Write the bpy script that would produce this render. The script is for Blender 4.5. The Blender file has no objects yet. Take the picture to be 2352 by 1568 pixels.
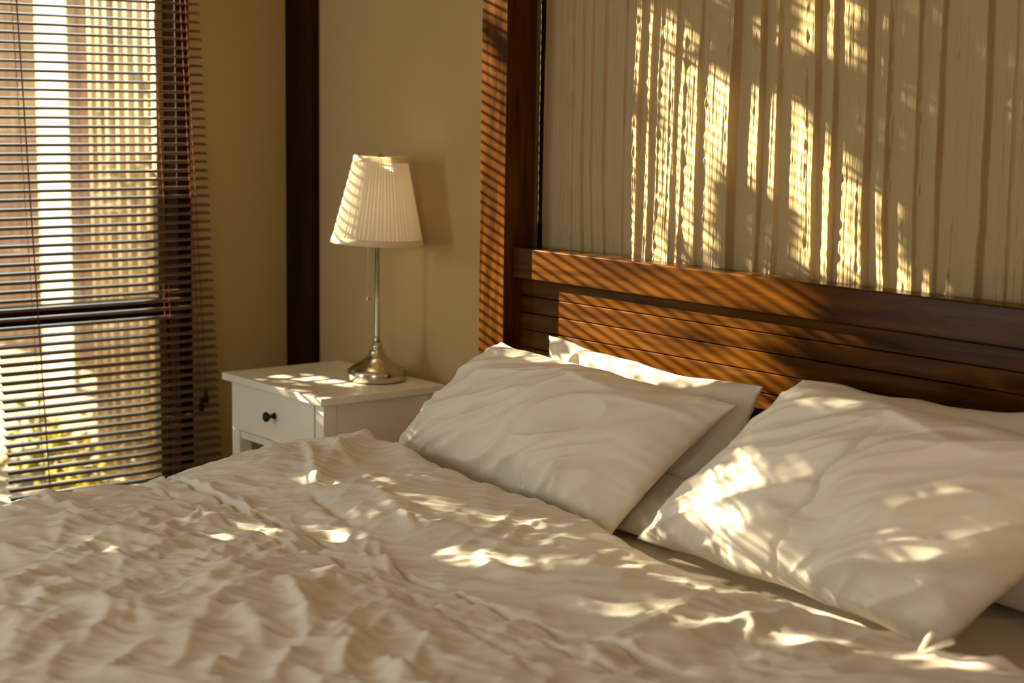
import bpy, bmesh, math, random
import numpy as np
from mathutils import Vector, Matrix, noise as mnoise
random.seed(7)
C = bpy.context.scene.collection
SC = bpy.context.scene

# ------------------------------------------------------------------ camera, world, sun, exposure
cd = bpy.data.cameras.new('camera'); cam = bpy.data.objects.new('camera', cd); C.objects.link(cam)
r_, u_, d_ = Vector((.630, .776, .010)), Vector((-.117, .083, .990)), Vector((-.768, .625, -.143))
d_.normalize(); r_ = d_.cross(Vector((-.1246, .0825, .9888))).normalized(); u_ = r_.cross(d_)
cam.matrix_world = Matrix(((r_.x, u_.x, -d_.x, 3.147), (r_.y, u_.y, -d_.y, -2.0), (r_.z, u_.z, -d_.z, 1.375), (0, 0, 0, 1)))
cd.sensor_width = 36; cd.lens = 3770.7 / 2352 * 36; cd.clip_start = .05
cd.dof.use_dof = True; cd.dof.focus_distance = 3.22; cd.dof.aperture_fstop = 3.6
SC.camera = cam

world = bpy.data.worlds.new('world'); SC.world = world; world.use_nodes = True
wn = world.node_tree.nodes; wl = world.node_tree.links
wbg = wn['Background']; wbg.inputs[1].default_value = 2.3
wtc = wn.new('ShaderNodeTexCoord'); wsep = wn.new('ShaderNodeSeparateXYZ'); wr = wn.new('ShaderNodeValToRGB')
wl.new(wtc.outputs['Generated'], wsep.inputs[0]); wl.new(wsep.outputs['Z'], wr.inputs[0]); wl.new(wr.outputs[0], wbg.inputs[0])
wr.color_ramp.elements[0].color = (1, .98, .84, 1); wr.color_ramp.elements[1].color = (.62, .80, .95, 1)

SUN = Vector((1, .33, -.345)).normalized()
sd = bpy.data.lights.new('sun', 'SUN'); sun = bpy.data.objects.new('sun', sd); C.objects.link(sun)
sun.rotation_euler = SUN.to_track_quat('-Z', 'Y').to_euler(); sun.location = (-6, -2, 4)
sd.energy = 62; sd.color = (1, .81, .52); sd.angle = math.radians(.4)

ad = bpy.data.lights.new('daylight', 'AREA'); al = bpy.data.objects.new('daylight_of_side_window', ad); C.objects.link(al)
ad.shape = 'RECTANGLE'; ad.size = 1.3; ad.size_y = 1.7; ad.energy = 38; ad.color = (.90, .98, 1.0)
al.location = (-.70, -3.2, 1.35); al.rotation_euler = Vector((1, .45, -.12)).to_track_quat('-Z', 'Y').to_euler()

ad2 = bpy.data.lights.new('front_fill', 'AREA'); al2 = bpy.data.objects.new('added_front_fill', ad2); C.objects.link(al2)  # added fill lamp just inside the windowless front wall, brightens the left wall
ad2.shape = 'RECTANGLE'; ad2.size = 1.3; ad2.size_y = 1.5; ad2.energy = 32; ad2.color = (.92, .98, 1.0)
al2.location = (3.55, -4.17, 1.5); al2.rotation_euler = Vector((-.95, 1, -.18)).to_track_quat('-Z', 'Y').to_euler()

vs = SC.view_settings
vs.view_transform = 'Standard'; vs.look = 'None'; vs.exposure = 0.14; vs.gamma = 1; vs.use_curve_mapping = False
SC.cycles.use_denoising = True
SC.cycles.max_bounces = 10; SC.cycles.diffuse_bounces = 6; SC.cycles.transparent_max_bounces = 16
SC.cycles.sample_clamp_indirect = 6

# ------------------------------------------------------------------ helpers
def link(o, parent=None):
    C.objects.link(o)
    if parent is not None: o.parent = parent
    return o
def thing(name, label, cat, loc=(0, 0, 0), group=None):
    o = bpy.data.objects.new(name, None); o.empty_display_size = .1; C.objects.link(o); o.location = loc
    o['label'] = label; o['category'] = cat
    if group: o['group'] = group
    return o
def tag(o, label=None, cat=None, group=None, kind=None):
    for k, v in (('label', label), ('category', cat), ('group', group), ('kind', kind)):
        if v: o[k] = v
    return o
def obj(name, bm, m, parent=None, smooth=False, bevel=0, loc=None):
    me = bpy.data.meshes.new(name); bm.normal_update(); bm.to_mesh(me); bm.free()
    me.materials.append(m)
    if smooth:
        for p in me.polygons: p.use_smooth = True
    o = bpy.data.objects.new(name, me); link(o, parent)
    if loc: o.location = loc
    if bevel:
        b = o.modifiers.new('bevel', 'BEVEL'); b.width = bevel; b.segments = 2; b.limit_method = 'ANGLE'
    return o
def bx(bm, x0, x1, y0, y1, z0, z1):
    v = [bm.verts.new(p) for p in ((x0,y0,z0),(x1,y0,z0),(x1,y1,z0),(x0,y1,z0),(x0,y0,z1),(x1,y0,z1),(x1,y1,z1),(x0,y1,z1))]
    for f in ((0,3,2,1),(4,5,6,7),(0,1,5,4),(1,2,6,5),(2,3,7,6),(3,0,4,7)): bm.faces.new([v[i] for i in f])
    return v
def box(name, b, m, parent=None, bevel=0, loc=None):
    bm = bmesh.new(); bx(bm, *b); return obj(name, bm, m, parent, bevel=bevel, loc=loc)
def lathe(bm, prof, n=48, cx=0, cy=0, cap=True):
    rings = []
    for r, z in prof:
        rings.append([bm.verts.new((cx + r*math.cos(2*math.pi*k/n), cy + r*math.sin(2*math.pi*k/n), z)) for k in range(n)])
    for a, b in zip(rings, rings[1:]):
        for k in range(n): bm.faces.new((a[k], a[(k+1) % n], b[(k+1) % n], b[k]))
    if cap:
        if prof[0][0] > 1e-5: bm.faces.new(rings[0][::-1])
        if prof[-1][0] > 1e-5: bm.faces.new(rings[-1])
def tube(bm, pts, r, n=8):
    pts = [Vector(p) for p in pts]; rings = []
    for i, p in enumerate(pts):
        t = (pts[min(i+1, len(pts)-1)] - pts[max(i-1, 0)]).normalized()
        a = t.orthogonal().normalized() if abs(t.z) > .95 else t.cross(Vector((0, 0, 1))).normalized()
        b = t.cross(a)
        rr = r[i] if isinstance(r, (list, tuple)) else r
        rings.append([bm.verts.new(p + rr*(math.cos(2*math.pi*k/n)*a + math.sin(2*math.pi*k/n)*b)) for k in range(n)])
    for a, b in zip(rings, rings[1:]):
        for k in range(n): bm.faces.new((a[k], a[(k+1) % n], b[(k+1) % n], b[k]))
    bm.faces.new(rings[0][::-1]); bm.faces.new(rings[-1])
def grid_mesh(name, V, m, parent=None, smooth=True, closed_u=False, solid=0, sub=0):
    """V: array (nu, nv, 3) -> one quad grid mesh"""
    nu, nv = V.shape[:2]
    I = np.arange(nu*nv).reshape(nu, nv)
    F = np.stack([I[:-1, :-1], I[1:, :-1], I[1:, 1:], I[:-1, 1:]], -1).reshape(-1, 4)
    me = bpy.data.meshes.new(name)
    me.vertices.add(nu*nv); me.vertices.foreach_set('co', V.reshape(-1).astype(np.float32))
    me.loops.add(F.size); me.loops.foreach_set('vertex_index', F.reshape(-1).astype(np.int32))
    me.polygons.add(len(F)); me.polygons.foreach_set('loop_start', (np.arange(len(F))*4).astype(np.int32))
    me.polygons.foreach_set('use_smooth', np.full(len(F), smooth)); me.update(calc_edges=True); me.validate()
    me.materials.append(m)
    o = bpy.data.objects.new(name, me); link(o, parent)
    if solid: s = o.modifiers.new('solid', 'SOLIDIFY'); s.thickness = solid; s.offset = -1
    if sub: s = o.modifiers.new('sub', 'SUBSURF'); s.levels = s.render_levels = sub
    return o
# numpy noise
_rng = np.random.RandomState(11); _LAT = _rng.rand(256, 256)*2 - 1
_ANG = _rng.rand(256, 256)*2*np.pi; _GX = np.cos(_ANG); _GY = np.sin(_ANG)
def gn(x, y, seed=0):
    x = x + seed*17.31; y = y + seed*9.77
    xi = np.floor(x).astype(int); yi = np.floor(y).astype(int); fx = x - xi; fy = y - yi
    def g(a, b):
        ia = (xi + a) & 255; ib = (yi + b) & 255
        return _GX[ia, ib]*(fx - a) + _GY[ia, ib]*(fy - b)
    u = fx**3*(fx*(fx*6 - 15) + 10); v = fy**3*(fy*(fy*6 - 15) + 10)
    return 1.5*((g(0,0)*(1-u) + g(1,0)*u)*(1-v) + (g(0,1)*(1-u) + g(1,1)*u)*v)
def ridge(n, p=2.0): return np.exp(-p*(np.sqrt((n*2.6)**2 + .006) - .077))
def sst(a, b, x):
    t = np.clip((x - a)/(b - a), 0, 1); return t*t*(3 - 2*t)

# ------------------------------------------------------------------ materials
def mat(name, col=(.8,.8,.8), rough=.5, metal=0, spec=.5, coat=0, trans=0):
    m = bpy.data.materials.new(name); m.use_nodes = True; b = m.node_tree.nodes['Principled BSDF']
    b.inputs['Base Color'].default_value = (*col, 1); b.inputs['Roughness'].default_value = rough
    b.inputs['Metallic'].default_value = metal; b.inputs['Specular IOR Level'].default_value = spec
    b.inputs['Coat Weight'].default_value = coat; b.inputs['Coat Roughness'].default_value = .15
    return m
def noise_col(m, c0, c1, scale=(1,1,1), nscale=5, detail=6, dist=0, p0=.3, p1=.7):
    nt = m.node_tree; n = nt.nodes; l = nt.links; b = n['Principled BSDF']
    tc = n.new('ShaderNodeTexCoord'); mp = n.new('ShaderNodeMapping'); mp.inputs['Scale'].default_value = scale
    no = n.new('ShaderNodeTexNoise'); no.inputs['Scale'].default_value = nscale; no.inputs['Detail'].default_value = detail
    no.inputs['Distortion'].default_value = dist
    r = n.new('ShaderNodeValToRGB'); r.color_ramp.elements[0].color = (*c0, 1); r.color_ramp.elements[1].color = (*c1, 1)
    r.color_ramp.elements[0].position = p0; r.color_ramp.elements[1].position = p1
    l.new(tc.outputs['Object'], mp.inputs[0]); l.new(mp.outputs[0], no.inputs['Vector']); l.new(no.outputs[0], r.inputs[0])
    l.new(r.outputs[0], b.inputs['Base Color']); return no, r
def bump(m, scale=(1,1,1), nscale=50, strength=.3, dist=.002, detail=3, tex='noise', chain=True):
    nt = m.node_tree; n = nt.nodes; l = nt.links; b = n['Principled BSDF']
    tc = n.new('ShaderNodeTexCoord'); mp = n.new('ShaderNodeMapping'); mp.inputs['Scale'].default_value = scale
    if tex == 'voronoi':
        no = n.new('ShaderNodeTexVoronoi'); no.inputs['Scale'].default_value = nscale; out = no.outputs['Distance']
    else:
        no = n.new('ShaderNodeTexNoise'); no.inputs['Scale'].default_value = nscale; no.inputs['Detail'].default_value = detail; out = no.outputs[0]
    bp = n.new('ShaderNodeBump'); bp.inputs['Strength'].default_value = strength; bp.inputs['Distance'].default_value = dist
    l.new(tc.outputs['Object'], mp.inputs[0]); l.new(mp.outputs[0], no.inputs['Vector']); l.new(out, bp.inputs['Height'])
    if b.inputs['Normal'].is_linked: l.new(b.inputs['Normal'].links[0].from_socket, bp.inputs['Normal'])
    l.new(bp.outputs[0], b.inputs['Normal']); return bp
def cloth_mat(name, col, trans=.15):
    m = mat(name, col, .9, spec=.15); nt = m.node_tree; n = nt.nodes; l = nt.links; b = n['Principled BSDF']
    b.inputs['Sheen Weight'].default_value = .15; b.inputs['Sheen Roughness'].default_value = .4
    t = n.new('ShaderNodeBsdfTranslucent'); t.inputs[0].default_value = (*[c*.95 for c in col], 1)
    mx = n.new('ShaderNodeMixShader'); mx.inputs[0].default_value = trans
    l.new(b.outputs[0], mx.inputs[1]); l.new(t.outputs[0], mx.inputs[2]); l.new(mx.outputs[0], n['Material Output'].inputs[0])
    return m

M_wall = mat('wall_paint', (.41, .315, .145), .85, spec=.2); bump(M_wall, nscale=90, strength=.12, dist=.002)
noise_col(M_wall, (.43,.325,.148), (.47,.355,.163), nscale=1.5)
M_ceil = mat('ceiling_paint', (.80, .72, .56), .9)
M_floor = mat('floor_wood', (.16, .08, .035), .4); noise_col(M_floor, (.12,.055,.02), (.22,.11,.05), (1, 9, 1), 3)
def wood(name, c0, c1, axis='x', rough=.20, coat=0.0, spec=.07):
    m = mat(name, c0, rough, coat=coat, spec=spec)
    s = dict(x=(1.2, 14, 14), y=(14, 1.2, 14), z=(14, 14, 1.2))[axis]
    no, r = noise_col(m, c0, c1, s, 3.2, 8, .6, .28, .72)
    s2 = dict(x=(2, 60, 60), y=(60, 2, 60), z=(60, 60, 2))[axis]
    bump(m, s2, 4, .12, .0006, 4)
    bump(m, (1,1,1), 420, .12, .0006, 2)
    return m
M_woodx = wood('dark_wood_along', (.024, .0078, .0008), (.092, .033, .0035), 'x')
M_woodz = wood('dark_wood_upright', (.023, .0074, .0008), (.088, .031, .0034), 'z')
M_frame = wood('window_frame_wood', (.014, .0055, .002), (.030, .011, .004), 'z', .5, 0)
M_slat = wood('slat_wood', (.12, .072, .042), (.21, .135, .085), 'y', .22, 1.0, .5)
M_stile = mat('olive_stile', (.20, .15, .07), .5)
M_cord = mat('cord', (.15, .032, .014), .8, spec=.2)
M_white = mat('white_lacquer', (.90, .85, .74), .30, spec=.4); bump(M_white, (1,1,1), 30, .04, .002)
M_knob = mat('black_iron', (.015, .014, .012), .35, .6)
M_nickel = mat('brushed_nickel', (.56, .52, .42), .22, 1.0); bump(M_nickel, (1,1,60), 20, .05, .0005)
M_bulb = mat('socket', (.5, .45, .35), .4, .8)
M_linen = cloth_mat('white_cotton', (.80, .74, .63), .12); bump(M_linen, (1,1,1), 700, .10, .0006, 2)
M_pillow = cloth_mat('pillow_cotton', (.80, .745, .64), .12); bump(M_pillow, (1,1,1), 500, .10, .0006, 2)
M_duvet = cloth_mat('seersucker_cotton', (.78, .73, .65), .10); bump(M_duvet, (1,1,1), 600, .12, .0006, 2)
M_shade = cloth_mat('lampshade_fabric', (.90, .84, .70), .5)
M_mattress = mat('mattress', (.7, .66, .58), .9)
M_curt = cloth_mat('curtain_cotton', (.46, .36, .19), .2)
bump(M_curt, (1, 1, .05), 260, .55, .0025, 2); bump(M_curt, (1, .0, .55), 150, .30, .002, 1)
M_rod = mat('rod_metal', (.1,.06,.03), .4, .5)
mg = bpy.data.materials.new('window_glass'); mg.use_nodes = True; nt = mg.node_tree; nt.nodes.clear()
o_ = nt.nodes.new('ShaderNodeOutputMaterial'); tr = nt.nodes.new('ShaderNodeBsdfTransparent'); tr.inputs[0].default_value = (.96,.97,.95,1)
gl = nt.nodes.new('ShaderNodeBsdfGlossy'); gl.inputs['Roughness'].default_value = .02; mx = nt.nodes.new('ShaderNodeMixShader'); mx.inputs[0].default_value = .05
nt.links.new(tr.outputs[0], mx.inputs[1]); nt.links.new(gl.outputs[0], mx.inputs[2]); nt.links.new(mx.outputs[0], o_.inputs[0])
M_patio = mat('patio_stone', (.25, .2, .13), .8); noise_col(M_patio, (.12,.085,.045), (.34,.27,.17), nscale=3)
M_bamboo = mat('pale_bamboo', (.70, .58, .40), .8, spec=.1); noise_col(M_bamboo, (.20,.15,.09), (.42,.35,.24), (6,6,.8), 5)
M_post = mat('limewashed_post', (.5, .45, .3), .9, spec=.1); noise_col(M_post, (.42,.36,.22), (.55,.48,.33), nscale=6)
M_timber = mat('garden_timber', (.24, .12, .05), .9, spec=.03); noise_col(M_timber, (.022,.010,.004), (.062,.032,.015), (8,8,1), 3)
M_leaf = mat('leaf', (.05, .08, .015), .5); M_leaf2 = mat('leaf_yellow', (.22, .19, .03), .5)
for m_, c_ in ((M_leaf, (.10,.15,.02)), (M_leaf2, (.40,.34,.05))):
    nt = m_.node_tree; t = nt.nodes.new('ShaderNodeBsdfTranslucent'); t.inputs[0].default_value = (*c_, 1)
    x = nt.nodes.new('ShaderNodeMixShader'); x.inputs[0].default_value = .4
    nt.links.new(nt.nodes['Principled BSDF'].outputs[0], x.inputs[1]); nt.links.new(t.outputs[0], x.inputs[2]); nt.links.new(x.outputs[0], nt.nodes['Material Output'].inputs[0])
M_bark = mat('bark', (.12, .07, .035), .9)

# ------------------------------------------------------------------ room shell
XW, YW, XR, YB, ZC = -.74, .385, 4.6, -4.2, 2.75
T = .12
def struct(name, o): o['kind'] = 'structure'; return o
W1 = (-.545, .065, .02, 2.45)      # window 1 opening y0,y1,z0,z1
W2 = (-1.44, -.605, .02, 2.45)
W3 = (-3.85, -2.55, .5, 2.2)
bm = bmesh.new()                   # left wall with three openings
ys = [YB-T, W3[0], W3[1], W2[0], W2[1], W1[0], W1[1], YW+T]
for i in range(0, 7, 2): bx(bm, XW-T, XW, ys[i], ys[i+1], 0, ZC)
for w in (W1, W2, W3):
    bx(bm, XW-T, XW, w[0], w[1], w[3], ZC); bx(bm, XW-T, XW, w[0], w[1], 0, w[2])
struct('w', obj('wall_left', bm, M_wall))
struct('w', box('wall_back', (XW-T, XR+T, YW, YW+T, 0, ZC), M_wall))
struct('w', box('wall_right', (XR, XR+T, YB-T, YW, 0, ZC), M_wall))
struct('w', box('wall_front', (XW, XR, YB-T, YB, 0, ZC), M_wall))
struct('w', box('floor', (XW-T, XR+T, YB-T, YW+T, -.1, 0), M_floor))
struct('w', box('ceiling', (XW-T, XR+T, YB-T, YW+T, ZC, ZC+.1), M_ceil))
struct('w', box('trim_1', (XW, -.612, YW-.028, YW+.001, 0, ZC-.01), M_frame, bevel=.003))
bm = bmesh.new()                   # dark wood surround of the curtained recess behind the headboard
bx(bm, .315, .415, YW-.012, YW+.001, .0, ZC-.01); bx(bm, .415, 2.6, YW-.012, YW+.001, 2.42, 2.5)
struct('w', obj('trim_2', bm, M_frame, bevel=.002))

def window(name, w, bands=True):
    y0, y1, z0, z1 = w; xf, xb = XW-.055, XW-.105
    fr = bmesh.new()
    sw = .037
    bx(fr, xb, xf, y0, y0+.05, z0, z1); bx(fr, XW-.105, XW+.003, y1-sw, y1+.002, z0, z1)
    bx(fr, xb, xf, y0+.05, y1-sw, z1-.07, z1); bx(fr, xb, xf, y0+.05, y1-sw, z0, z0+.06)
    f = obj(name, fr, M_frame, bevel=.002); f['kind'] = 'structure'
    t = box('transom', (xb+.003, xf-.003, y0+.05, y1-sw, .80, .853), M_frame, f, bevel=.002)
    box('pane', (xb+.02, xb+.025, y0+.045, y1-sw+.005, .85, z1-.065), mg, f)
    box('pane', (xb+.02, xb+.025, y0+.045, y1-sw+.005, z0+.055, .803), mg, f)
    box('door_stile', (xb+.012, xf-.012, y1-sw-.022, y1-sw, z0+.06, z1-.07), M_stile, f)
    return f
window('window_1', W1); window('window_2', W2)
f3 = bmesh.new(); y0, y1, z0, z1 = W3
for b in ((y0,y0+.05,z0,z1),(y1-.05,y1,z0,z1),(y0+.05,y1-.05,z0,z0+.05),(y0+.05,y1-.05,z1-.05,z1)): bx(f3, XW-.105, XW-.055, *b)
f3 = obj('window_3', f3, M_frame); f3['kind'] = 'structure'
box('pane', (XW-.085, XW-.08, y0+.045, y1-.045, z0+.045, z1-.045), mg, f3)

# ------------------------------------------------------------------ venetian blinds
def slat_mesh(L):
    bm = bmesh.new(); n = 6; w = .0255; th = .0018; rows = []
    for k in range(n+1):
        a = k/n*2 - 1; x = a*w/2; z = .0030*(1 - a*a)
        rows.append([(x, z), (x, z - th)])
    V = [[[bm.verts.new((x, yy, z)) for (x, z) in r] for r in rows] for yy in (0, L)]
    for k in range(n):
        bm.faces.new((V[0][k][0], V[0][k+1][0], V[1][k+1][0], V[1][k][0]))
        bm.faces.new((V[0][k+1][1], V[0][k][1], V[1][k][1], V[1][k+1][1]))
    for k in range(n):
        bm.faces.new((V[0][k][1], V[0][k+1][1], V[0][k+1][0], V[0][k][0]))
        bm.faces.new((V[1][k][0], V[1][k+1][0], V[1][k+1][1], V[1][k][1]))
    for s in (0, n):
        q = (V[0][s][0], V[1][s][0], V[1][s][1], V[0][s][1]); bm.faces.new(q if s == 0 else q[::-1])
    return bm
def make_blind(name, label, ytop, L, skew, tilt, xb=-.700, slat_src=None):
    t = thing(name, label, 'blind', (xb, ytop, 0)); z = 2.46; i = 0
    rnd = random.Random(3)
    off = lambda z: (1.626 - z)*skew
    xo = lambda z: (2.46 - z)*.006
    me = slat_src
    if me is None:
        s = obj('slat', slat_mesh(L), M_slat, t, smooth=False); me = s.data; s.location = (xo(z), off(z), z); s.rotation_euler = (0, tilt, 0); z -= .0222
    while z > .13:
        s = bpy.data.objects.new('slat', me); link(s, t)
        s.location = (xo(z) + rnd.uniform(-.0006, .0006), off(z) + rnd.uniform(-.0015, .0015), z + rnd.uniform(-.0004, .0004))
        s.rotation_euler = (rnd.uniform(-.0015, .0015), tilt + rnd.uniform(-.02, .02), 0); z -= .0222
    zt, zb = 2.48, .115
    for fy in (.17, .775):
        bm = bmesh.new()
        for dx in (-.0145, .0145): tube(bm, [(xo(zt)+dx, off(zt)+fy*L, zt), (xo(zb)+dx, off(zb)+fy*L, zb)], .0008, 5)
        tube(bm, [(xo(zt), off(zt)+fy*L+.008, zt), (xo(zb), off(zb)+fy*L+.008, zb)], .0009, 5)
        obj('ladder_cord', bm, M_cord, t)
    for fy, ze in ((.90, .60), (.925, .62)):
        bm = bmesh.new(); tube(bm, [(xo(zt)+.019, off(zt)+fy*L, zt), (xo(ze)+.021, off(ze)+fy*L, ze)], .0011, 6)
        c = obj('pull_cord', bm, M_cord, t)
        bm = bmesh.new(); lathe(bm, [(.002, .0), (.0045, -.006), (.0075, -.03), (.006, -.036), (.002, -.037)], 12)
        k = obj('tassel', bm, M_frame, c, smooth=True); k.location = (xo(ze)+.021, off(ze)+fy*L, ze)
    box('head_rail', (-.018, .018, off(2.5)-.005, off(2.5)+L+.005, 2.48, 2.52), M_slat, t, bevel=.002)
    box('bottom_rail', (xo(.1)-.013, xo(.1)+.013, off(.1), off(.1)+L, .100, .115), M_slat, t, bevel=.002)
    return me
L1 = .588
sm_ = make_blind('venetian_blind', 'dark brown wooden venetian blind hanging over the bright window', .070-L1, L1, .0405, math.radians(12))
make_blind('venetian_blind', 'dark brown wooden venetian blind over the next window, left of the frame', -1.455, .865, 0, math.radians(12))

# ------------------------------------------------------------------ nightstand
NS = thing('nightstand', 'white painted nightstand with one drawer and black knob beside the bed', 'nightstand', (0, 0, 0))
W, D, H = .462, .352, .70
box('table_top', (-W, 0, 0, D, H-.018, H), M_white, NS, bevel=.0018)
lx0, lx1, ly0, ly1 = -W+.018, -.018, .018, D-.008
for x0 in (lx0, lx1-.036):
    for y0 in (ly0, ly1-.036): box('leg', (x0, x0+.036, y0, y0+.036, 0, H-.018), M_white, NS, bevel=.0015)
for x0 in (lx0+.006, lx1-.022): box('side_panel', (x0, x0+.016, ly0+.036, ly1-.036, .545, H-.018), M_white, NS)
box('back_panel', (lx0+.036, lx1-.036, ly1-.022, ly1-.008, .545, H-.018), M_white, NS)
box('drawer_rail', (lx0+.036, lx1-.036, ly0+.006, ly0+.034, .538, .556), M_white, NS, bevel=.001)
box('shelf', (lx0+.008, lx1-.008, ly0+.008, ly1-.008, .20, .218), M_white, NS, bevel=.001)
dr = bmesh.new(); bx(dr, lx0+.0375, lx1-.041, ly0-.001, ly0+.016, .560, H-.0205); bx(dr, lx0+.045, lx1-.05, ly0+.016, ly1-.05, .565, .66)
dr = obj('drawer', dr, M_white, NS, bevel=.001)
bm = bmesh.new(); lathe(bm, [(.0085, 0), (.0075, .003), (.0045, .008), (.0045, .012), (.0095, .018), (.0125, .023), (.0115, .027), (.006, .0295), (0.0, .030)], 24)
k = obj('knob', bm, M_knob, dr, smooth=True); k.location = (-.236, ly0-.001, .622); k.rotation_euler = (math.radians(90), 0, 0)

# ------------------------------------------------------------------ table lamp
LX, LY = -.147, .255
LM = thing('table_lamp', 'brushed metal table lamp with pleated white shade on the nightstand', 'lamp', (LX, LY, H))
bm = bmesh.new(); lathe(bm, [(.0, .001), (.070, .001), (.0725, .003), (.0725, .022), (.0705, .027), (.064, .033), (.050, .041), (.036, .049), (.0255, .058), (.0205, .066),
    (.0185, .072), (.0185, .0735), (.0135, .075), (.0125, .079), (.0140, .083), (.0120, .088), (.0085, .092), (.0070, .097), (.0, .0975)], 64)
obj('base', bm, M_nickel, LM, smooth=True)
bm = bmesh.new(); lathe(bm, [(.0, 0), (.0715, 0), (.0715, .002), (0, .002)], 48); obj('base_pad', bm, M_knob, LM)
bm = bmesh.new(); lathe(bm, [(.0085, .095), (.0070, .11), (.0062, .20), (.0058, .335), (.0100, .338), (.0100, .344), (.0, .345)], 24)
obj('pole', bm, M_nickel, LM, smooth=True)
bm = bmesh.new(); lathe(bm, [(.0, .338), (.021, .339), (.021, .344), (.0165, .346), (.0165, .40), (.0, .40)], 24); obj('socket', bm, M_bulb, LM, smooth=True)
TI = Matrix.Rotation(math.radians(2.2), 4, Vector((-.77, .63, 0)))     # the shade sits a little crooked
PV = Vector((0, 0, .345))
def tilt(bm):
    for v in bm.verts: v.co = TI @ (v.co - PV) + PV
bm = bmesh.new(); n = 512; nz = 10; z0, z1, r0, r1 = .339, .544, .110, .0625
rings = []
for j in range(nz+1):
    t_ = j/nz; z = z0 + (z1-z0)*t_; r = r0 + (r1-r0)*t_
    rings.append([bm.verts.new(((r + .0017*math.sin(64*2*math.pi*k/n + .5*math.sin(k*.31)))*math.cos(2*math.pi*k/n), (r + .0017*math.sin(64*2*math.pi*k/n + .5*math.sin(k*.31)))*math.sin(2*math.pi*k/n), z)) for k in range(n)])
for a, b in zip(rings, rings[1:]):
    for k in range(n): bm.faces.new((a[k], a[(k+1) % n], b[(k+1) % n], b[k]))
tilt(bm); sh = obj('lamp_shade', bm, M_shade, LM, smooth=True)
def band(za, zb, extra):
    bm = bmesh.new(); f = lambda z: r0 + (r1-r0)*(z-z0)/(z1-z0)
    lathe(bm, [(f(za)-.0018, za), (f(za)+extra, za), (f((za+zb)/2)+extra+.0008, (za+zb)/2), (f(zb)+extra, zb), (f(zb)-.0018, zb), (f(za)-.0018, za)], 96, cap=False)
    tilt(bm); obj('shade_trim', bm, M_shade, sh, smooth=True)
band(z0-.003, z0+.012, .0022); band(z1-.010, z1+.003, .0022)
bm = bmesh.new()
for k in range(3):
    a = k*2*math.pi/3 + .4; tube(bm, [(.008*math.cos(a), .008*math.sin(a), .541), (.062*math.cos(a), .062*math.sin(a), .541)], .0012, 6)
tube(bm, [(0,0,.40), (0,0,.542)], .0025, 8); tilt(bm); obj('shade_carrier', bm, M_nickel, LM)
bm = bmesh.new(); lathe(bm, [(.0, .542), (.0105, .542), (.009, .546), (.004, .549), (.0035, .552), (.0, .5545)], 16); tilt(bm); obj('finial', bm, M_nickel, LM, smooth=True)
bm = bmesh.new(); cx_, cy_ = -.0165, -.0165; z = .345; kk = 0
while z > .208:
    bmesh.ops.create_icosphere(bm, subdivisions=1, radius=.0011 if kk % 9 else .0019, matrix=Matrix.Translation((cx_, cy_, z))); z -= .0026; kk += 1
tube(bm, [(cx_, cy_, .345), (cx_, cy_, .206)], .0005, 5)
ch = obj('pull_chain', bm, M_nickel, LM, smooth=True)
bm = bmesh.new(); bmesh.ops.create_uvsphere(bm, u_segments=16, v_segments=10, radius=.0062, matrix=Matrix.Translation((cx_, cy_, .2005)))
obj('chain_ball', bm, M_nickel, ch, smooth=True)

# ------------------------------------------------------------------ bed: frame with tall posts and slatted headboard
BED = thing('bed', 'dark stained wooden bed frame with slatted headboard and tall posts', 'bed', (0, 0, 0))
PX0, PX1, PYF = .243, .333, .265
BX1 = 2.30
for x0 in (PX0, BX1): box('headboard_post', (x0, x0+.090, PYF, PYF+.084, 0, 2.40), M_woodz, BED, bevel=.002)
for x0 in (PX0, BX1): box('foot_post', (x0, x0+.086, -1.90, -1.815, 0, .62), M_woodz, BED, bevel=.002)
box('headboard_rail', (PX1, BX1, .288, .346, .9955, 1.0625), M_woodx, BED, bevel=.003)
zt = .9925
for zb_, yo in ((.9555, .310), (.9185, .310), (.8800, .310), (.840, .310), (.798, .310), (.724, .310), (.650, .310)):
    box('headboard_board', (PX1, BX1, yo, yo+.022, zb_, zt), M_woodx, BED, bevel=.0016); zt = zb_ - .0016
box('headboard_backing', (PX1, BX1, .3330, .345, .45, .992), M_frame, BED)
box('headboard_rail', (PX1, BX1, .300, .340, .30, .44), M_woodx, BED, bevel=.003)
for x0 in (PX0+.02, BX1+.03): box('side_rail', (x0, x0+.03, -1.815, PYF, .22, .38), M_woodx, BED, bevel=.003)
box('foot_rail', (PX1, BX1, -1.87, -1.84, .22, .48), M_woodx, BED, bevel=.003)
box('bed_slats', (PX1-.04, BX1+.03, -1.83, .29, .30, .335), M_woodx, BED)
box('canopy_rail', (PX1, BX1, .275, .320, 2.28, 2.36), M_woodx, BED, bevel=.003)

def rounded_slab(name, b, r, m):
    x0, x1, y0, y1, z0, z1 = b; bm = bmesh.new(); bx(bm, *b)
    bmesh.ops.bevel(bm, geom=list(bm.edges), offset=r, segments=5, affect='EDGES', profile=.5)
    return obj(name, bm, m, smooth=True)
o = rounded_slab('mattress', (.300, 2.275, -1.795, .245, .340, .575), .035, M_mattress)
tag(o, 'thick mattress on the dark wooden bed frame, under the white sheet', 'mattress')
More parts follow.
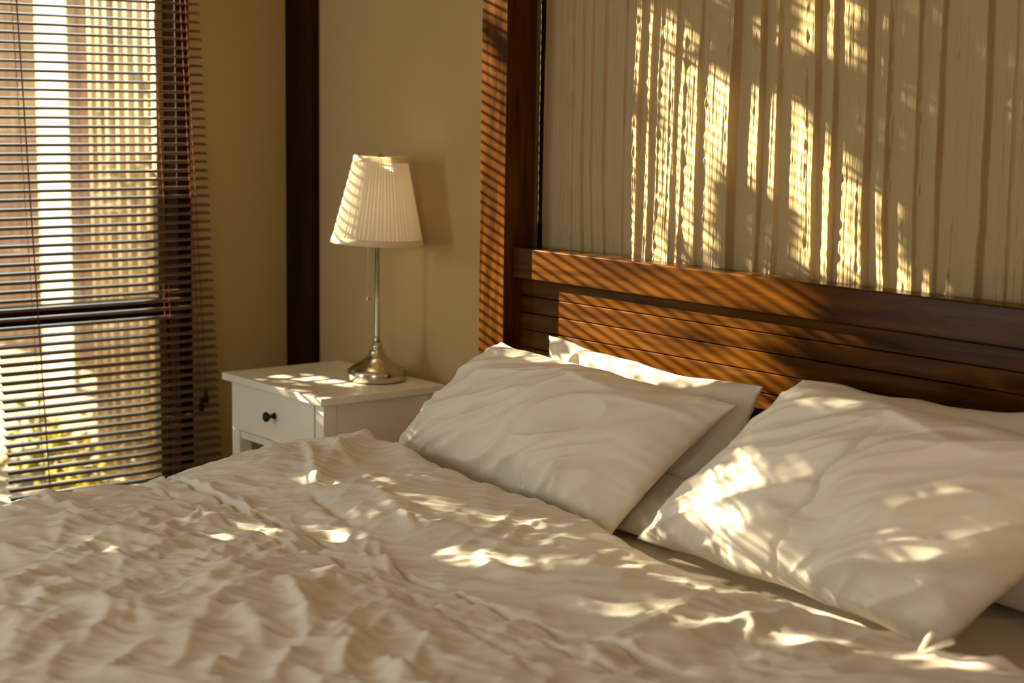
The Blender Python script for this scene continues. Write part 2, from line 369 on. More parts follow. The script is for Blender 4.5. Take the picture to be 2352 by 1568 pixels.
# fitted sheet: top surface following the mattress, slightly creased
nx, ny = 190, 210
X, Y = np.meshgrid(np.linspace(.272, 2.290, nx), np.linspace(-1.808, .258, ny), indexing='ij')
Z = .592 + .0035*ridge(gn(X*3 + .8*gn(X*2, Y*2, 3), Y*5, 1), 3) + .004*gn(X*5, Y*4, 2)
ed = np.minimum(np.minimum(X-.272, 2.290-X), np.minimum(Y+1.808, .258-Y))
Z = Z - .05*(1 - np.sqrt(np.clip(1-(1-np.clip(ed/.05, 0, 1))**2, 0, 1))) - .16*(ed < .002)
o = grid_mesh('bed_sheet', np.stack([X, Y, Z], -1), M_linen); tag(o, 'white fitted sheet on the mattress, showing below the pillows', 'sheet')

# creases of the bedding: (height in mm, width in mm, points); duvet points in metres on the bed, pillow points from -1 to 1
DUVET_FOLDS = [
 (14, 26, [(0.893,-1.119),(0.784,-1.049),(0.72,-0.983),(0.732,-0.932),(0.7,-0.866),(0.672,-0.79)]),
 (14, 26, [(1.066,-1.186),(0.976,-1.123),(0.87,-1.044),(0.837,-0.979),(0.868,-0.921),(0.846,-0.851)]),
 (8, 18, [(0.544,-0.979),(0.61,-0.986),(0.697,-0.979)]),
 (12, 24, [(1.143,-1.205),(1.028,-1.134),(0.974,-1.069),(0.929,-0.998)]),
 (10, 20, [(0.732,-0.967),(0.664,-0.895),(0.611,-0.831),(0.641,-0.791),(0.711,-0.758),(0.727,-0.698),(0.835,-0.688)]),
 (11, 18, [(1.066,-1.044),(0.988,-0.993),(0.934,-0.976),(0.904,-0.938)]),
 (11, 20, [(1.053,-1.007),(0.987,-0.952),(1.094,-0.968)]),
 (11, 18, [(1.16,-0.962),(1.048,-0.841),(1.009,-0.8)]),
 (12, 20, [(1.094,-0.84),(1.169,-0.855),(1.262,-0.892)]),
 (12, 18, [(1.06,-0.733),(1.152,-0.764),(1.263,-0.827)]),
 (9, 18, [(1.027,-0.776),(0.999,-0.716),(1.118,-0.75)]),
 (9, 18, [(1.107,-0.733),(1.034,-0.637),(1.085,-0.636),(1.205,-0.65)]),
 (9, 16, [(1.289,-0.832),(1.258,-0.766),(1.248,-0.725)]),
 (11, 16, [(1.406,-0.863),(1.33,-0.804),(1.29,-0.765)]),
 (10, 18, [(1.204,-1.183),(1.11,-1.129),(1.052,-1.077)]),
 (10, 16, [(1.331,-1.018),(1.261,-0.968),(1.25,-0.946)]),
 (8, 16, [(1.373,-0.785),(1.45,-0.805),(1.493,-0.806)]),
 (8, 16, [(0.997,-0.954),(0.998,-0.907),(0.987,-0.829),(1.021,-0.785)]),
 (9, 18, [(0.982,-0.836),(0.913,-0.746),(0.91,-0.697),(0.939,-0.659),(1.008,-0.637)]),
 (9, 10, [(0.698,-0.755),(0.571,-0.679),(0.583,-0.663)]),
 (8, 10, [(0.598,-0.664),(0.543,-0.605),(0.559,-0.606)]),
 (9, 14, [(0.285,-0.81),(0.27,-0.782),(0.336,-0.789),(0.385,-0.747)]),
 (8, 14, [(0.283,-0.715),(0.281,-0.668),(0.296,-0.622)]),
 (8, 14, [(0.35,-0.771),(0.455,-0.79),(0.488,-0.745)]),
 (8, 14, [(0.504,-0.913),(0.589,-0.9),(0.462,-0.824)]),
 (7, 12, [(0.52,-0.703),(0.47,-0.656),(0.49,-0.607)]),
 (7, 9, [(0.488,-0.49),(0.571,-0.522),(0.615,-0.532)]),
 (7, 12, [(0.427,-0.523),(0.397,-0.486),(0.483,-0.447),(0.561,-0.392)]),
 (5, 12, [(0.39,-0.392),(0.383,-0.32),(0.385,-0.261)]),
 (13, 12, [(0.284,-0.224),(0.395,-0.276),(0.584,-0.386)]),
 (10, 12, [(0.286,-0.221),(0.326,-0.196),(0.419,-0.216),(0.502,-0.241)]),
 (19, 27, [(0.574,-0.376),(0.421,-0.24),(0.342,-0.115),(0.357,-0.064),(0.464,-0.098),(0.565,-0.156)]),
 (6, 14, [(0.567,-0.335),(0.613,-0.323),(0.58,-0.215),(0.647,-0.152)]),
 (-10, 9, [(0.58,-0.392),(0.699,-0.42),(0.805,-0.431)]),
 (8, 10, [(0.795,-0.665),(0.743,-0.617),(0.853,-0.664),(0.872,-0.64)]),
 (8, 12, [(0.891,-0.651),(0.853,-0.607),(0.927,-0.603)]),
 (9, 9, [(0.846,-0.439),(0.937,-0.516),(0.998,-0.546)]),
 (9, 10, [(0.874,-0.443),(0.974,-0.504),(1.075,-0.549)]),
 (9, 10, [(0.836,-0.432),(0.846,-0.376),(0.914,-0.389)]),
 (6, 10, [(0.593,-0.816),(0.715,-0.847),(0.757,-0.828),(0.693,-0.763)]),
 (7, 12, [(1.095,-1.085),(1.033,-1.034),(1.033,-1.006)]),
 (8, 14, [(1.247,-1.035),(1.209,-0.988),(1.133,-0.93)]),
 (8, 14, [(1.351,-0.934),(1.32,-0.892),(1.253,-0.84)]),
 (8, 12, [(1.216,-1.11),(1.168,-1.065),(1.147,-1.017),(1.152,-0.986)]),
 (8, 14, [(0.586,-0.384),(0.647,-0.329),(0.725,-0.328),(0.855,-0.374),(0.919,-0.402)]),
 (8, 12, [(0.87,-0.376),(0.868,-0.357),(0.916,-0.361),(0.919,-0.311)]),
 (7, 12, [(1.004,-0.396),(0.985,-0.325),(1.021,-0.31),(0.94,-0.19),(0.952,-0.162)]),
 (8, 12, [(1.051,-0.397),(1.051,-0.355),(1.105,-0.346),(1.034,-0.249),(1.037,-0.177)]),
 (8, 12, [(1.081,-0.378),(1.123,-0.403),(1.223,-0.421),(1.222,-0.386)]),
 (6, 12, [(1.17,-0.339),(1.146,-0.271),(1.195,-0.247),(1.206,-0.212)]),
 (7, 12, [(1.196,-0.344),(1.263,-0.35),(1.287,-0.319),(1.251,-0.252),(1.264,-0.197)]),
 (11, 20, [(1.518,-0.549),(1.526,-0.495),(1.524,-0.423),(1.513,-0.33),(1.529,-0.244)]),
 (13, 22, [(1.597,-0.568),(1.57,-0.509),(1.57,-0.467),(1.619,-0.417),(1.61,-0.326)]),
 (9, 14, [(1.515,-0.539),(1.55,-0.548),(1.584,-0.585)]),
 (6, 12, [(1.376,-0.345),(1.347,-0.276),(1.343,-0.227)]),
 (6, 14, [(1.155,-0.529),(1.167,-0.478),(1.23,-0.467),(1.275,-0.443)]),
 (9, 14, [(1.094,-0.749),(1.176,-0.772),(1.29,-0.846)]),
 (8, 12, [(1.109,-0.73),(1.05,-0.667),(1.021,-0.633),(1.019,-0.598)]),
 (9, 14, [(1.282,-0.726),(1.25,-0.676),(1.332,-0.691),(1.398,-0.691)]),
 (8, 12, [(1.057,-0.604),(1.044,-0.564),(1.201,-0.642)]),
 (9, 14, [(1.314,-0.829),(1.282,-0.771),(1.32,-0.779)]),
 (8, 14, [(1.4,-0.744),(1.4,-0.716),(1.469,-0.709),(1.573,-0.689)]),
 (-8, 9, [(1.134,-0.61),(1.281,-0.603),(1.417,-0.623),(1.565,-0.662)]),
 (9, 16, [(1.435,-0.882),(1.366,-0.83),(1.334,-0.789)]),
 (9, 16, [(1.396,-0.804),(1.448,-0.814),(1.483,-0.819)]),
 (5, 12, [(1.317,-0.555),(1.329,-0.507),(1.394,-0.503)]),
 (5, 12, [(1.307,-0.469),(1.352,-0.427),(1.415,-0.41)]),
 (9, 18, [(1.571,-0.488),(1.603,-0.413),(1.612,-0.311),(1.607,-0.222)]),
 (10, 18, [(1.708,-0.415),(1.738,-0.355),(1.765,-0.289)]),
 (8, 14, [(1.581,-0.292),(1.631,-0.32),(1.658,-0.374)]),
 (8, 16, [(1.756,-0.311),(1.77,-0.228),(1.797,-0.193)]),
 (10, 16, [(1.906,-0.218),(1.952,-0.197),(1.964,-0.162)]),
 (9, 16, [(1.804,-0.399),(1.823,-0.326),(1.874,-0.26)]),
]
FOLDS_LEFT = [
 (5, 14, [(-0.96,-0.83),(-0.72,-0.37),(-0.4,-0.03),(-0.2,0.27)]),
 (6, 14, [(-0.97,-1.0),(-0.55,-0.77),(-0.31,-0.37),(-0.04,-0.07)]),
 (7, 22, [(-0.4,-0.96),(-0.31,-0.69),(-0.18,-0.51),(0.06,-0.23),(0.15,0.03),(0.19,0.29),(0.19,0.62)]),
 (7, 14, [(-0.91,-1.0),(-0.13,-0.86),(0.1,-0.6),(0.18,-0.32)]),
 (4, 7, [(-0.01,-0.95),(0.27,-0.64),(0.44,-0.3),(0.53,-0.09)]),
 (4, 7, [(0.18,-0.78),(0.35,-0.41),(0.49,-0.19)]),
 (5, 7, [(0.2,-1.0),(0.56,-0.92),(0.61,-0.65),(0.6,-0.48)]),
 (5, 7, [(0.51,-0.99),(0.61,-0.8),(0.64,-0.54)]),
 (5, 8, [(-0.27,-1.0),(0.36,-0.97),(0.41,-0.78),(0.39,-0.57)]),
 (7, 14, [(0.36,-1.0),(0.64,-0.88),(0.63,-0.44)]),
 (6, 16, [(0.25,0.07),(0.38,0.35),(0.54,0.53),(0.72,0.62),(0.98,0.65)]),
 (4, 20, [(0.57,-0.1),(0.74,0.09),(0.93,0.34)]),
 (5, 12, [(-0.01,0.73),(0.2,0.66),(0.48,0.64)]),
 (4, 8, [(-0.81,-0.97),(-0.7,-0.73),(-0.5,-0.5),(-0.26,-0.35)]),
 (4, 8, [(0.06,-0.99),(0.18,-0.78),(0.3,-0.62)]),
 (4, 9, [(-0.43,-0.16),(-0.23,0.08),(-0.03,0.3)]),
 (5, 12, [(-0.63,0.32),(-0.31,0.55),(-0.13,0.73)]),
 (4, 10, [(0.87,-0.99),(0.88,-0.84),(0.85,-0.77)]),
]
FOLDS_RIGHT = [
 (-10, 6, [(0.08,-0.88),(0.06,-0.19),(-0.0,0.05),(0.0,0.32),(-0.05,0.67)]),
 (6, 12, [(0.09,-0.65),(0.35,-0.59),(0.49,-0.38),(0.57,-0.29),(0.64,-0.12)]),
 (12, 22, [(0.28,-0.97),(0.46,-0.67),(0.66,-0.53),(0.84,-0.35),(0.94,-0.12)]),
 (6, 16, [(-0.79,0.32),(-0.62,0.61),(-0.29,0.76)]),
 (6, 14, [(-0.83,0.19),(-0.51,0.38),(-0.31,0.64),(-0.08,0.71)]),
 (5, 14, [(-0.76,-0.01),(-0.43,0.18),(-0.1,0.43)]),
 (4, 10, [(-0.76,-0.17),(-0.4,-0.08),(-0.05,-0.1)]),
 (-9, 22, [(0.04,0.3),(0.1,0.61),(0.21,0.75),(0.38,0.79)]),
 (7, 16, [(0.03,0.05),(0.13,0.41),(0.27,0.59),(0.59,0.66)]),
 (8, 18, [(0.58,-0.72),(0.74,-0.88),(0.38,-1.0)]),
 (6, 14, [(0.7,-0.55),(0.86,-0.59),(0.99,-0.72)]),
 (7, 14, [(-0.29,0.76),(-0.14,0.81),(0.05,0.76),(0.37,0.65)]),
 (5, 12, [(-0.24,-0.31),(0.02,-0.42),(0.22,-0.47)]),
 (7, 18, [(0.14,-0.23),(0.19,0.05),(0.31,0.21)]),
 (7, 18, [(0.5,-0.21),(0.52,0.01),(0.64,0.22),(0.77,0.28)]),
 (5, 14, [(-0.2,-0.62),(0.07,-0.71),(0.2,-0.82)]),
 (5, 12, [(0.3,-0.42),(0.37,-0.26),(0.45,-0.12)]),
]

def seg_field(X, Y, folds, prof=1):
    out = np.zeros_like(X)
    for A, w, pts in folds:
        w = w/1000.; best = np.full(X.shape, 1e3); tb = np.zeros(X.shape); n = len(pts) - 1
        P = np.array(pts); R = 5*w
        msk = (X > P[:,0].min()-R) & (X < P[:,0].max()+R) & (Y > P[:,1].min()-R) & (Y < P[:,1].max()+R)
        if not msk.any(): continue
        x = X[msk]; y = Y[msk]; bd = np.full(x.shape, 1e3); bt = np.zeros(x.shape); sg = np.ones(x.shape)
        # smooth the polyline
        Q = [P[0]]
        for i in range(n):
            a, b, c, d = P[max(i-1,0)], P[i], P[i+1], P[min(i+2,n)]
            for f in (.25,.5,.75,1): Q.append(b + .5*f*(c-a + f*(2*a-5*b+4*c-d + f*(3*(b-c)+d-a))))
        Q = np.array(Q); m = len(Q) - 1
        for i in range(m):
            d = Q[i+1] - Q[i]; L = max(d @ d, 1e-9); t = np.clip(((x-Q[i][0])*d[0] + (y-Q[i][1])*d[1])/L, 0, 1)
            ex = x - Q[i][0] - t*d[0]; ey = y - Q[i][1] - t*d[1]; D = np.hypot(ex, ey); k = D < bd
            bd = np.where(k, D, bd); bt = np.where(k, (i+t)/m, bt); sg = np.where(k, np.sign(d[0]*ey - d[1]*ex), sg)
        tp = np.clip(np.sin(np.pi*np.clip(bt*.92+.04, 0, 1)), 0, 1)**.7
        ww = np.where(sg > 0, w*1.35, w*.75)
        out[msk] += A/1000.*tp*np.exp(-((bd/ww)**2 + .02)**.75)
    return out
# ------------------------------------------------------------------ duvet
def duvet(ns=640, nt_=480, wr=1, rip=1):
    s = np.linspace(-.36, 1.99, ns)
    q = np.linspace(-1.80, -.07, 2000); wq = 1 + 3.2*np.exp(-((q+.55)/.055)**2); cq = np.cumsum(wq); t = np.interp(np.linspace(cq[0], cq[-1], nt_), cq, q)
    S, Tt = np.meshgrid(s, t, indexing='ij')
    # waviness of the layer edges
    X0 = .215
    yl = -.52 + .012*gn(S*2.2, S*0, 4) + .05*sst(.9, 1.9, S)
    Tt = Tt + (yl + .52)*np.exp(-((Tt + .55)/.16)**2)
    band_ = sst(-.006, .006, Tt - yl)                     # 1 on the folded-back band
    groove = np.exp(-((Tt - yl)/.0042)**2)
    yl2 = yl - .065 + .006*gn(S*3, S*0, 5)
    groove2 = np.exp(-((Tt - yl2)/.005)**2)
    ye = -.083 + .010*gn(S*3.1, S*0, 8) - .085*sst(.72, .95, S)
    z = .622 + .007*band_ + (.030 - .010*sst(.5, 1.0, S))*sst(-.53, -.30, Tt) - .017*groove - .005*groove2
    z += .010*np.exp(-((S-.12)/.10)**2)*band_
    # billows
    z += .012*gn(S*2.3, Tt*2.9, 1) + .008*band_*gn(S*4, Tt*6, 2)
    # long soft folds, directions as crumpled cloth: warped ridges
    wx = S + .10*gn(S*2.2, Tt*2.2, 6); wy = Tt + .10*gn(S*2.2, Tt*2.2, 7)
    a = math.radians(58); A = wx*math.cos(a) + wy*math.sin(a); B = -wx*math.sin(a) + wy*math.cos(a)
    low = 1 - .72*band_
    z += wr*low*.010*ridge(gn(A*2.6, B*7.5, 12), 1.6) - wr*low*.003
    a = math.radians(28); A = wx*math.cos(a) + wy*math.sin(a); B = -wx*math.sin(a) + wy*math.cos(a)
    z += wr*low*.008*ridge(gn(A*4.0, B*10, 13), 1.8)
    a = math.radians(100); A = wx*math.cos(a) + wy*math.sin(a); B = -wx*math.sin(a) + wy*math.cos(a)
    z += wr*(.35+.65*low)*.006*ridge(gn(A*5.5, B*13, 14), 1.8)
    z += wr*.003*ridge(gn(wx*9+wy*5, wy*19-wx*8, 15), 2)*(.5+.5*low)
    z += wr*low*.0055*ridge(gn((wx*.8+wy*.6)*7, (wy*.8-wx*.6)*19, 45), 1.6)*(.4+.9*np.clip(gn(S*3, Tt*3, 46)+.4, 0, 1))
    z += seg_field(S + .27, Tt, DUVET_FOLDS)*1.05
    # seersucker ripples: fine wavy puckers running across
    a = math.radians(40); A = S*math.cos(a) + Tt*math.sin(a); B = -S*math.sin(a) + Tt*math.cos(a)
    B = B + .016*gn(A*7, B*6, 16) + .006*gn(A*19, B*12, 18)
    z += rip*(.0042*gn(A*9, B*50, 41) + .0022*gn(A*16, B*95, 42))*(.6 + .8*np.clip(gn(S*6, Tt*6, 17)*1.5 + .3, 0, 1))
    # closing edge near the pillows rolls down
    e = np.clip((ye + .005 - Tt)/.034, 0, 1); roll = 1 - np.sqrt(1 - (1 - e)**2)
    z -= roll*.055
    Tt2 = np.minimum(Tt, ye + .004)
    # left side hangs over the mattress
    R = .055; L = R*math.pi/2
    k = np.clip(-(S - R*.0)/L, 0, 1); hang = np.clip(-S - L, 0, None)
    X = np.where(S >= 0, X0 + R + S, X0 + R - R*np.sin(k*math.pi/2)); dz = np.where(S >= 0, 0, R*(1 - np.cos(k*math.pi/2))) + hang
    fold = hang*.20*(gn(Tt*7, S*1.2, 21)) - hang*.10
    X = X + fold
    return np.stack([X, Tt2, z - dz], -1)
DV = duvet()
o = grid_mesh('duvet', DV, M_duvet); tag(o, 'rumpled white seersucker duvet folded back across the bed', 'duvet')

# ------------------------------------------------------------------ pillows
def pillow_grid(BL, BR, TL, TR, thick, back, nu, nv, bow=.02, folds=(), flip=(1, 1), wr=1.0, seed=0, soft=0):
    BL, BR, TL, TR = [np.array(p, float) for p in (BL, BR, TL, TR)]
    N = np.cross(BR-BL, TL-BL); N /= np.linalg.norm(N)
    E1 = (BR-BL+TR-TL); E1 /= np.linalg.norm(E1); E2 = np.cross(N, E1)
    u = np.linspace(-1, 1, nu); v = np.linspace(-1, 1, nv)
    U, Vv = np.meshgrid(u, v, indexing='ij')
    def side(sgn):
        Ub = U*(1 - bow*(1 - Vv**2)*2); Vb = Vv*(1 - bow*(1 - U**2)*2)
        a = (Ub[..., None]+1)/2; b = (Vb[..., None]+1)/2
        P = BL*(1-a)*(1-b) + BR*a*(1-b) + TL*(1-a)*b + TR*a*b
        eu = 1 - np.abs(U)**2.2; ev = 1 - np.abs(Vv)**2.2
        h = np.clip(eu*ev, 0, 1)**.56*thick*(1 if sgn > 0 else -back)
        P = P + h[..., None]*N
        if sgn > 0:
            Uf, Vf = U*flip[0], Vv*flip[1]; m0 = np.clip(eu*3.5, 0, 1)*np.clip(ev*3.5, 0, 1)
            lx = (BR-BL+TR-TL)/4; ly = (TL-BL+TR-BR)/4; kx = np.linalg.norm(lx); ky = np.linalg.norm(ly)
            x = Uf*kx; y = Vf*ky
            f = [(A_, w_, [(p[0]*kx, p[1]*ky) for p in pts]) for A_, w_, pts in folds]
            d = seg_field(x, y, f)*np.clip(eu*6, .25, 1)*np.clip(ev*6, .25, 1)
            wx = x + .03*gn(x*6, y*6, seed+1); wy = y + .03*gn(x*6, y*6, seed+2)
            a_ = math.radians(35); A_ = wx*math.cos(a_) + wy*math.sin(a_); B_ = -wx*math.sin(a_) + wy*math.cos(a_)
            d = d + .005*m0*ridge(gn(A_*4, B_*13, seed+3), 1.8) + .0016*m0*gn(A_*9, B_*38, seed+4) + .008*m0*gn(x*5, y*6, seed+5)
            e_ = np.minimum(eu, ev); per = np.where(eu < ev, y, x)
            d = d + .0035*np.exp(-e_/.3)*gn(per*45 + seed, e_*1.2, seed+9)*np.clip(e_*8, 0, 1)
            P = P + (d*wr*2.0)[..., None]*N
            # the seam edge wanders
            ed = np.exp(-e_/.12); P = P + (ed*.006*gn(U*3+Vv*2, Vv*3-U, seed+11))[..., None]*E2 + (ed*.005*gn(U*3.3, Vv*3, seed+12))[..., None]*E1
        return P
    A = side(1); B = side(-1)[::-1]
    B[-1] = A[0]; B[0] = A[-1]; B[:, 0] = A[::-1, 0]; B[:, -1] = A[::-1, -1]
    return np.concatenate([A, B[1:-1]], 0), nu
def ring_faces(nu2, nv):
    I = np.arange(nu2*nv).reshape(nu2, nv); J = np.roll(I, -1, 0)
    return np.stack([I[:, :-1], J[:, :-1], J[:, 1:], I[:, 1:]], -1).reshape(-1, 4)
def pillow_mesh(name, Vv):
    me = bpy.data.meshes.new(name); me.from_pydata(Vv.reshape(-1, 3).tolist(), [], ring_faces(*Vv.shape[:2]).tolist()); me.materials.append(M_pillow)
    b2 = bmesh.new(); b2.from_mesh(me); bmesh.ops.remove_doubles(b2, verts=b2.verts, dist=.00005)
    bmesh.ops.recalc_face_normals(b2, faces=b2.faces); b2.to_mesh(me); b2.free()
    me.polygons.foreach_set('use_smooth', np.full(len(me.polygons), True)); return me
PILLOWS = [  # corners: bottom left, bottom right, top left, top right; thickness; back factor; displacement, flips
 dict(label='white pillow propped against the headboard, brightest in the sun', c=((.52,.165,.598), (1.16,.165,.598), (.485,.272,.885), (1.10,.272,.858)), th=.075, back=.2, k=0, flip=(-1,-1), wr=.6),
 dict(label='white pillow propped against the headboard behind the right front pillow', c=((1.24,.165,.598), (1.97,.165,.598), (1.21,.262,.893), (1.90,.262,.925)), th=.075, back=.2, k=1, flip=(-1,-1), wr=.6),
 dict(label='white pillow lying under the left front pillow, only its right end showing', c=((.50,.02,.606), (1.14,.0,.606), (.52,.19,.66), (1.20,.17,.675)), th=.045, back=.2, k=0, flip=(-1,1), wr=.5),
 dict(label='large white pillow in the middle of the bed, leaning left of the other front pillow', c=((.235,.03,.612), (1.045,-.055,.612), (.42,.185,.867), (1.135,.165,.842)), th=.105, back=.15, k=0, flip=(1,1), wr=1),
 dict(label='large white pillow nearest the camera, right front, dappled with sun spots', c=((1.085,-.030,.614), (1.80,-.115,.622), (1.345,.10,.926), (2.02,.09,.90)), th=.118, back=.15, k=1, flip=(1,1), wr=1),
]
PG = 'white pillows at the head of the bed'
for i_, p_ in enumerate(PILLOWS):
    Vv, _n = pillow_grid(*p_['c'], p_['th'], p_['back'], 170 if i_ < 3 else 250, 124 if i_ < 3 else 180, bow=.02 if i_ > 1 else .05, folds=(FOLDS_LEFT, FOLDS_RIGHT)[p_['k']], flip=p_['flip'], wr=p_['wr'], seed=i_*20)
    o = bpy.data.objects.new('pillow', pillow_mesh('pillow', Vv)); link(o); tag(o, p_['label'], 'pillow', PG)
    if i_ >= 3:      # cotton closing ties at the lower edge
        b_ = Vector((1.845, -.225, .652)) if i_ == 4 else Vector((1.045, -.16, .640))
        for q_, d_ in enumerate((((.020,-.012,.026), (.030,-.010,.040)), ((.030,-.006,.018), (.052,.002,.030))) if i_ == 4 else (((.008,-.010,.010), (.016,-.016,.004)),)):
            bm = bmesh.new(); tube(bm, [b_, b_+Vector(d_[0]), b_+Vector(d_[1])], [.0035, .0035, .0045], 6); obj('tie', bm, M_linen, o, smooth=True)

# ------------------------------------------------------------------ curtain behind the headboard
TEETH = [(.395,.405),(.406,.433),(.443,.464),(.471,.493),(.505,.535),(.567,.595),(.611,.644),(.649,.677),(.722,.744),(.785,.813),(.827,.913),(.933,.985),(.983,1.026),(1.069,1.121),(1.127,1.164),(1.173,1.242),(1.243,1.285),(1.304,1.35),(1.356,1.396),(1.426,1.49),(1.526,1.54),(1.561,1.576)]
x_ = 1.60
_r = random.Random(5)
while x_ < 2.22: w_ = _r.uniform(.02, .07); TEETH.append((x_, x_+w_)); x_ += w_ + _r.uniform(.01, .05)
def curtain():
    nx, nz = 2300, 240
    x = np.linspace(.336, 2.295, nx); z = np.linspace(1.0, 2.30, nz)
    Xg, Zg = np.meshgrid(x, z, indexing='ij')
    Xw = Xg + .010*gn(Xg*3, Zg*1.6, 31)*np.clip(np.abs(Zg-1.26)*4, 0, 1) - .03*np.clip(1.20-Zg, 0, .2)*(gn(Xg*7, Zg*0, 32))*2
    y = np.full_like(Xg, .3715)
    for i, (a, b) in enumerate(TEETH):
        w = b - a; A = min(.020, .25*w + .0025)
        up = np.clip((Xw - a)/w, 0, 1)**.9; dn = 1 - sst(b, b + .0075, Xw)
        y = y - A*up*dn*(.85 + .3*gn(Zg*2.2, Zg*0 + i, 33))
    y += .0018*gn(Xw*95, Zg*2.5, 34) + .0035*gn(Xw*14, Zg*1.4, 35) + .0011*gn(Xw*240, Zg*9, 37) + .0008*gn(Xw*90, Zg*60, 38)
    # sagging, bubbly slub threads every couple of centimetres
    for j in range(60):
        xc = .40 + j*.033 + .007*_r.random(); y -= (.0026 if j % 2 else .0014)*np.exp(-((Xw-xc)/.0024)**2)*np.clip(.55 + 1.6*gn(Zg*48, Zg*0+j*1.7, 36), 0, 2)
    y = np.minimum(y, .3712)
    return np.stack([Xg, y, Zg], -1)
o = grid_mesh('curtain', curtain(), M_curt); tag(o, 'sheer cream curtain with slubby stripes hanging behind the headboard', 'curtain')
bm = bmesh.new(); tube(bm, [(.345, .352, 2.315), (2.29, .352, 2.315)], .010, 12)
cr = obj('curtain_rod', bm, M_rod, smooth=True); tag(cr, 'thin dark rod carrying the cream curtain above the headboard', 'curtain rod')

# ------------------------------------------------------------------ outside
G = -.30
tag(box('ground', (-14, XW-T-.001, -9, 8, G-.1, G), M_patio), kind='structure')
FE = thing('fence', 'pale upright cane fence seen through the blind, beside the window frame', 'fence', (0, 0, 0))
rnd = random.Random(2)
x = -2.98
while x > -3.75:
    bm = bmesh.new(); r = rnd.uniform(.030, .036); tube(bm, [(x, 1.2, G), (x - .03, 1.2 + rnd.uniform(-.01, .01), 2.6)], r, 10)
    obj('cane', bm, M_bamboo, FE, smooth=True); x -= rnd.uniform(.088, .10)
for zz in (.1, 1.0, 1.9): box('fence_rail', (-3.75, -2.95, 1.24, 1.27, zz, zz+.05), M_timber, FE)
SCN = thing('screen_panel', 'sunlit limewashed board standing outside, behind the left half of the blind', 'panel', (-5.77, 1.9, G))
box('board', (-.21, .21, -.02, .02, 0, 2.7), M_post, SCN, bevel=.004)
box('cap', (-.23, .23, -.035, .035, 2.7, 2.74), M_timber, SCN, bevel=.004)
SH = thing('shed', 'brown timber shed in the garden behind the cane fence', 'shed', (0, 0, 0))
x = -1.5; i = 0
while x > -11:
    w = rnd.uniform(.13, .17); dy = rnd.uniform(-.012, .012)
    box('board', (x-w+.006, x, 2.3+dy, 2.33+dy, G, 2.45), M_timber, SH); x -= w
box('roof', (-11.2, -1.3, 2.0, 4.5, 2.45, 2.53), M_timber, SH)
box('back_wall', (-11, -1.5, 4.0, 4.05, G, 2.45), M_timber, SH)

def leaf_mesh(name, pts, size, m, parent, seed=0, nrm=None):
    """one foliage mass: a folded four-sided leaf at each point"""
    rs = np.random.RandomState(seed); n = len(pts); P = np.array(pts)
    d = rs.randn(n, 3); d /= np.linalg.norm(d, axis=1)[:, None]; e = np.cross(d, rs.randn(n, 3)); e /= np.linalg.norm(e, axis=1)[:, None]
    f = np.cross(d, e); s_ = size*(.6 + .8*rs.rand(n))[:, None]
    V = np.stack([P - d*s_*.5, P + e*s_*.24 + f*s_*.07, P + d*s_*.5, P - e*s_*.24 + f*s_*.07], 1).reshape(-1, 3)
    me = bpy.data.meshes.new(name); me.from_pydata(V.tolist(), [], [(4*i+a, 4*i+b, 4*i+c) for i in range(n) for a, b, c in ((0,1,2),(0,2,3))])
    me.materials.append(m); o = bpy.data.objects.new(name, me); link(o, parent); return o
# shrub and tree between the low sun and the windows; how thickly the leaves grow decides where light slips through
K, ML = .33, .345
def density(y, z):
    """share of leaves kept where the sun's rays cross the window plane at (y, z)"""
    n1 = float(gn(np.array([y*7.]), np.array([z*5.]), 51)[0]); n2 = float(gn(np.array([y*17.]), np.array([z*12.]), 52)[0]); n = n1 + .6*n2
    if y > -.56:
        zt = 1.22 + .9*max(0, -.22 - y)
        if y < -.34 + .09*max(0, z-1.8): return .97
        if y > -.12 and 1.12 < z < 1.7: return 0
        if z < zt - .12: return .97 if (n2 > -.12 or y < -.30 or z > 1.0 or z < .74) else .1
        if z < zt: return .9 if n > -.5 else .06
        if z < 2.02: return .5 if n > .52 else .02
        return .8 if n > .12 - (z-2.02)*.5 + .35*(y+.17) else .03
    if z < 1.13 or z > min(1.74, 1.34 + (-.60 - y)*1.5) or y < -1.17: return .97
    n3 = float(gn(np.array([y*26.]), np.array([z*15.]), 53)[0])
    return (.9 if n3 + .5*n2 > -.02 else .08) if n1 > -.25 else (.8 if n3 > .12 else .05)
rs = np.random.RandomState(4)
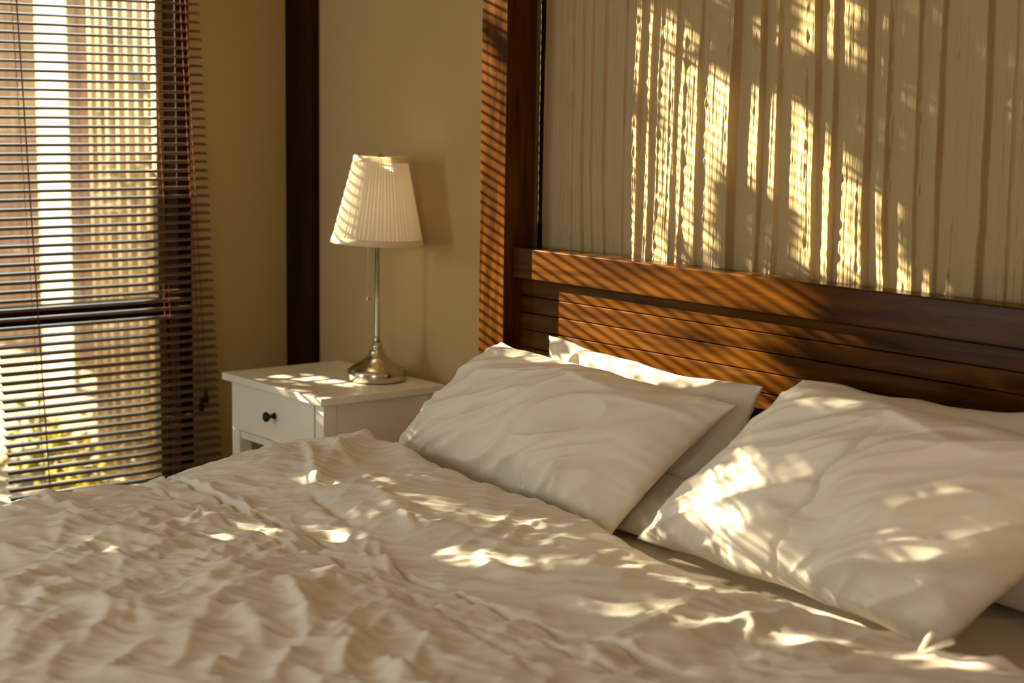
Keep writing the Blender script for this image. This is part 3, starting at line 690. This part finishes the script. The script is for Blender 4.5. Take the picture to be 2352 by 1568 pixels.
def grow(n, ya, yb, za, zb, xa, xb):
    out = []
    for _ in range(n):
        y = rs.uniform(ya, yb); z = rs.uniform(za, zb)
        if rs.rand() > density(y, z): continue
        x = rs.uniform(xa, xb); t = XW - x
        p = (x, y - t*K + rs.normal()*.012, z + t*ML + rs.normal()*.012)
        if p[2] > G: out.append(p)
    return out
TR = thing('garden_shrub', 'leafy green shrub outside the windows, in front of the low sun', 'shrub', (-3.0, -1.3, G))
P = grow(19000, -1.6, .45, -1.0, 1.25, -2.9, -2.5); o = leaf_mesh('foliage', [(a+3.0, b+1.3, c-G) for a, b, c in P], .085, M_leaf, TR, 1)
for k in range(5):
    bm = bmesh.new(); a = k*.9; tube(bm, [(.25+.05*math.cos(a), .3*math.sin(a*2), 0), (.30+.1*math.cos(a), .5*math.sin(a*2), .9), (.3, .8*math.sin(a*2), 1.5)], [.016, .011, .005], 6); obj('stem', bm, M_bark, TR, smooth=True)
TR = thing('garden_tree', 'broad-leaved garden tree outside the windows, crown above the shrub', 'tree', (-3.6, -2.6, G))
P = grow(19000, -1.7, .45, 1.18, 3.4, -3.7, -3.2); o = leaf_mesh('foliage', [(a+3.6, b+2.6, c-G) for a, b, c in P], .10, M_leaf, TR, 2)
bm = bmesh.new(); tube(bm, [(0, 0, 0), (.05, .1, 1.2), (.0, .3, 2.2), (.1, .9, 3.0), (.1, 1.5, 3.3)], [.08, .07, .06, .045, .02], 10); obj('trunk', bm, M_bark, TR, smooth=True)
GS = thing('low_bush', 'yellow-green bush at the foot of the cane fence outside', 'bush', (-3.35, .86, G))
rs2 = np.random.RandomState(9); pts = [(float(np.clip(rs2.normal()*.20, -.5, .5)), float(np.clip(rs2.normal()*.05, -.08, .08)), abs(rs2.normal())*.12+.02) for _ in range(700)]
leaf_mesh('foliage', pts, .06, M_leaf2, GS, 3)
HB = thing('hedge_bush', 'green bush with yellow leaves outside at the far left behind the blind', 'bush', (-4.4, .55, G))
pts = [(rs2.normal()*.25, rs2.normal()*.10, rs2.uniform(0, 2.2)) for _ in range(900)]; leaf_mesh('foliage', pts, .10, M_leaf, HB, 4)
pts = [(rs2.normal()*.25, rs2.normal()*.08, rs2.uniform(1.4, 1.9)) for _ in range(40)]; leaf_mesh('young_leaves', pts, .09, M_leaf2, HB, 5)
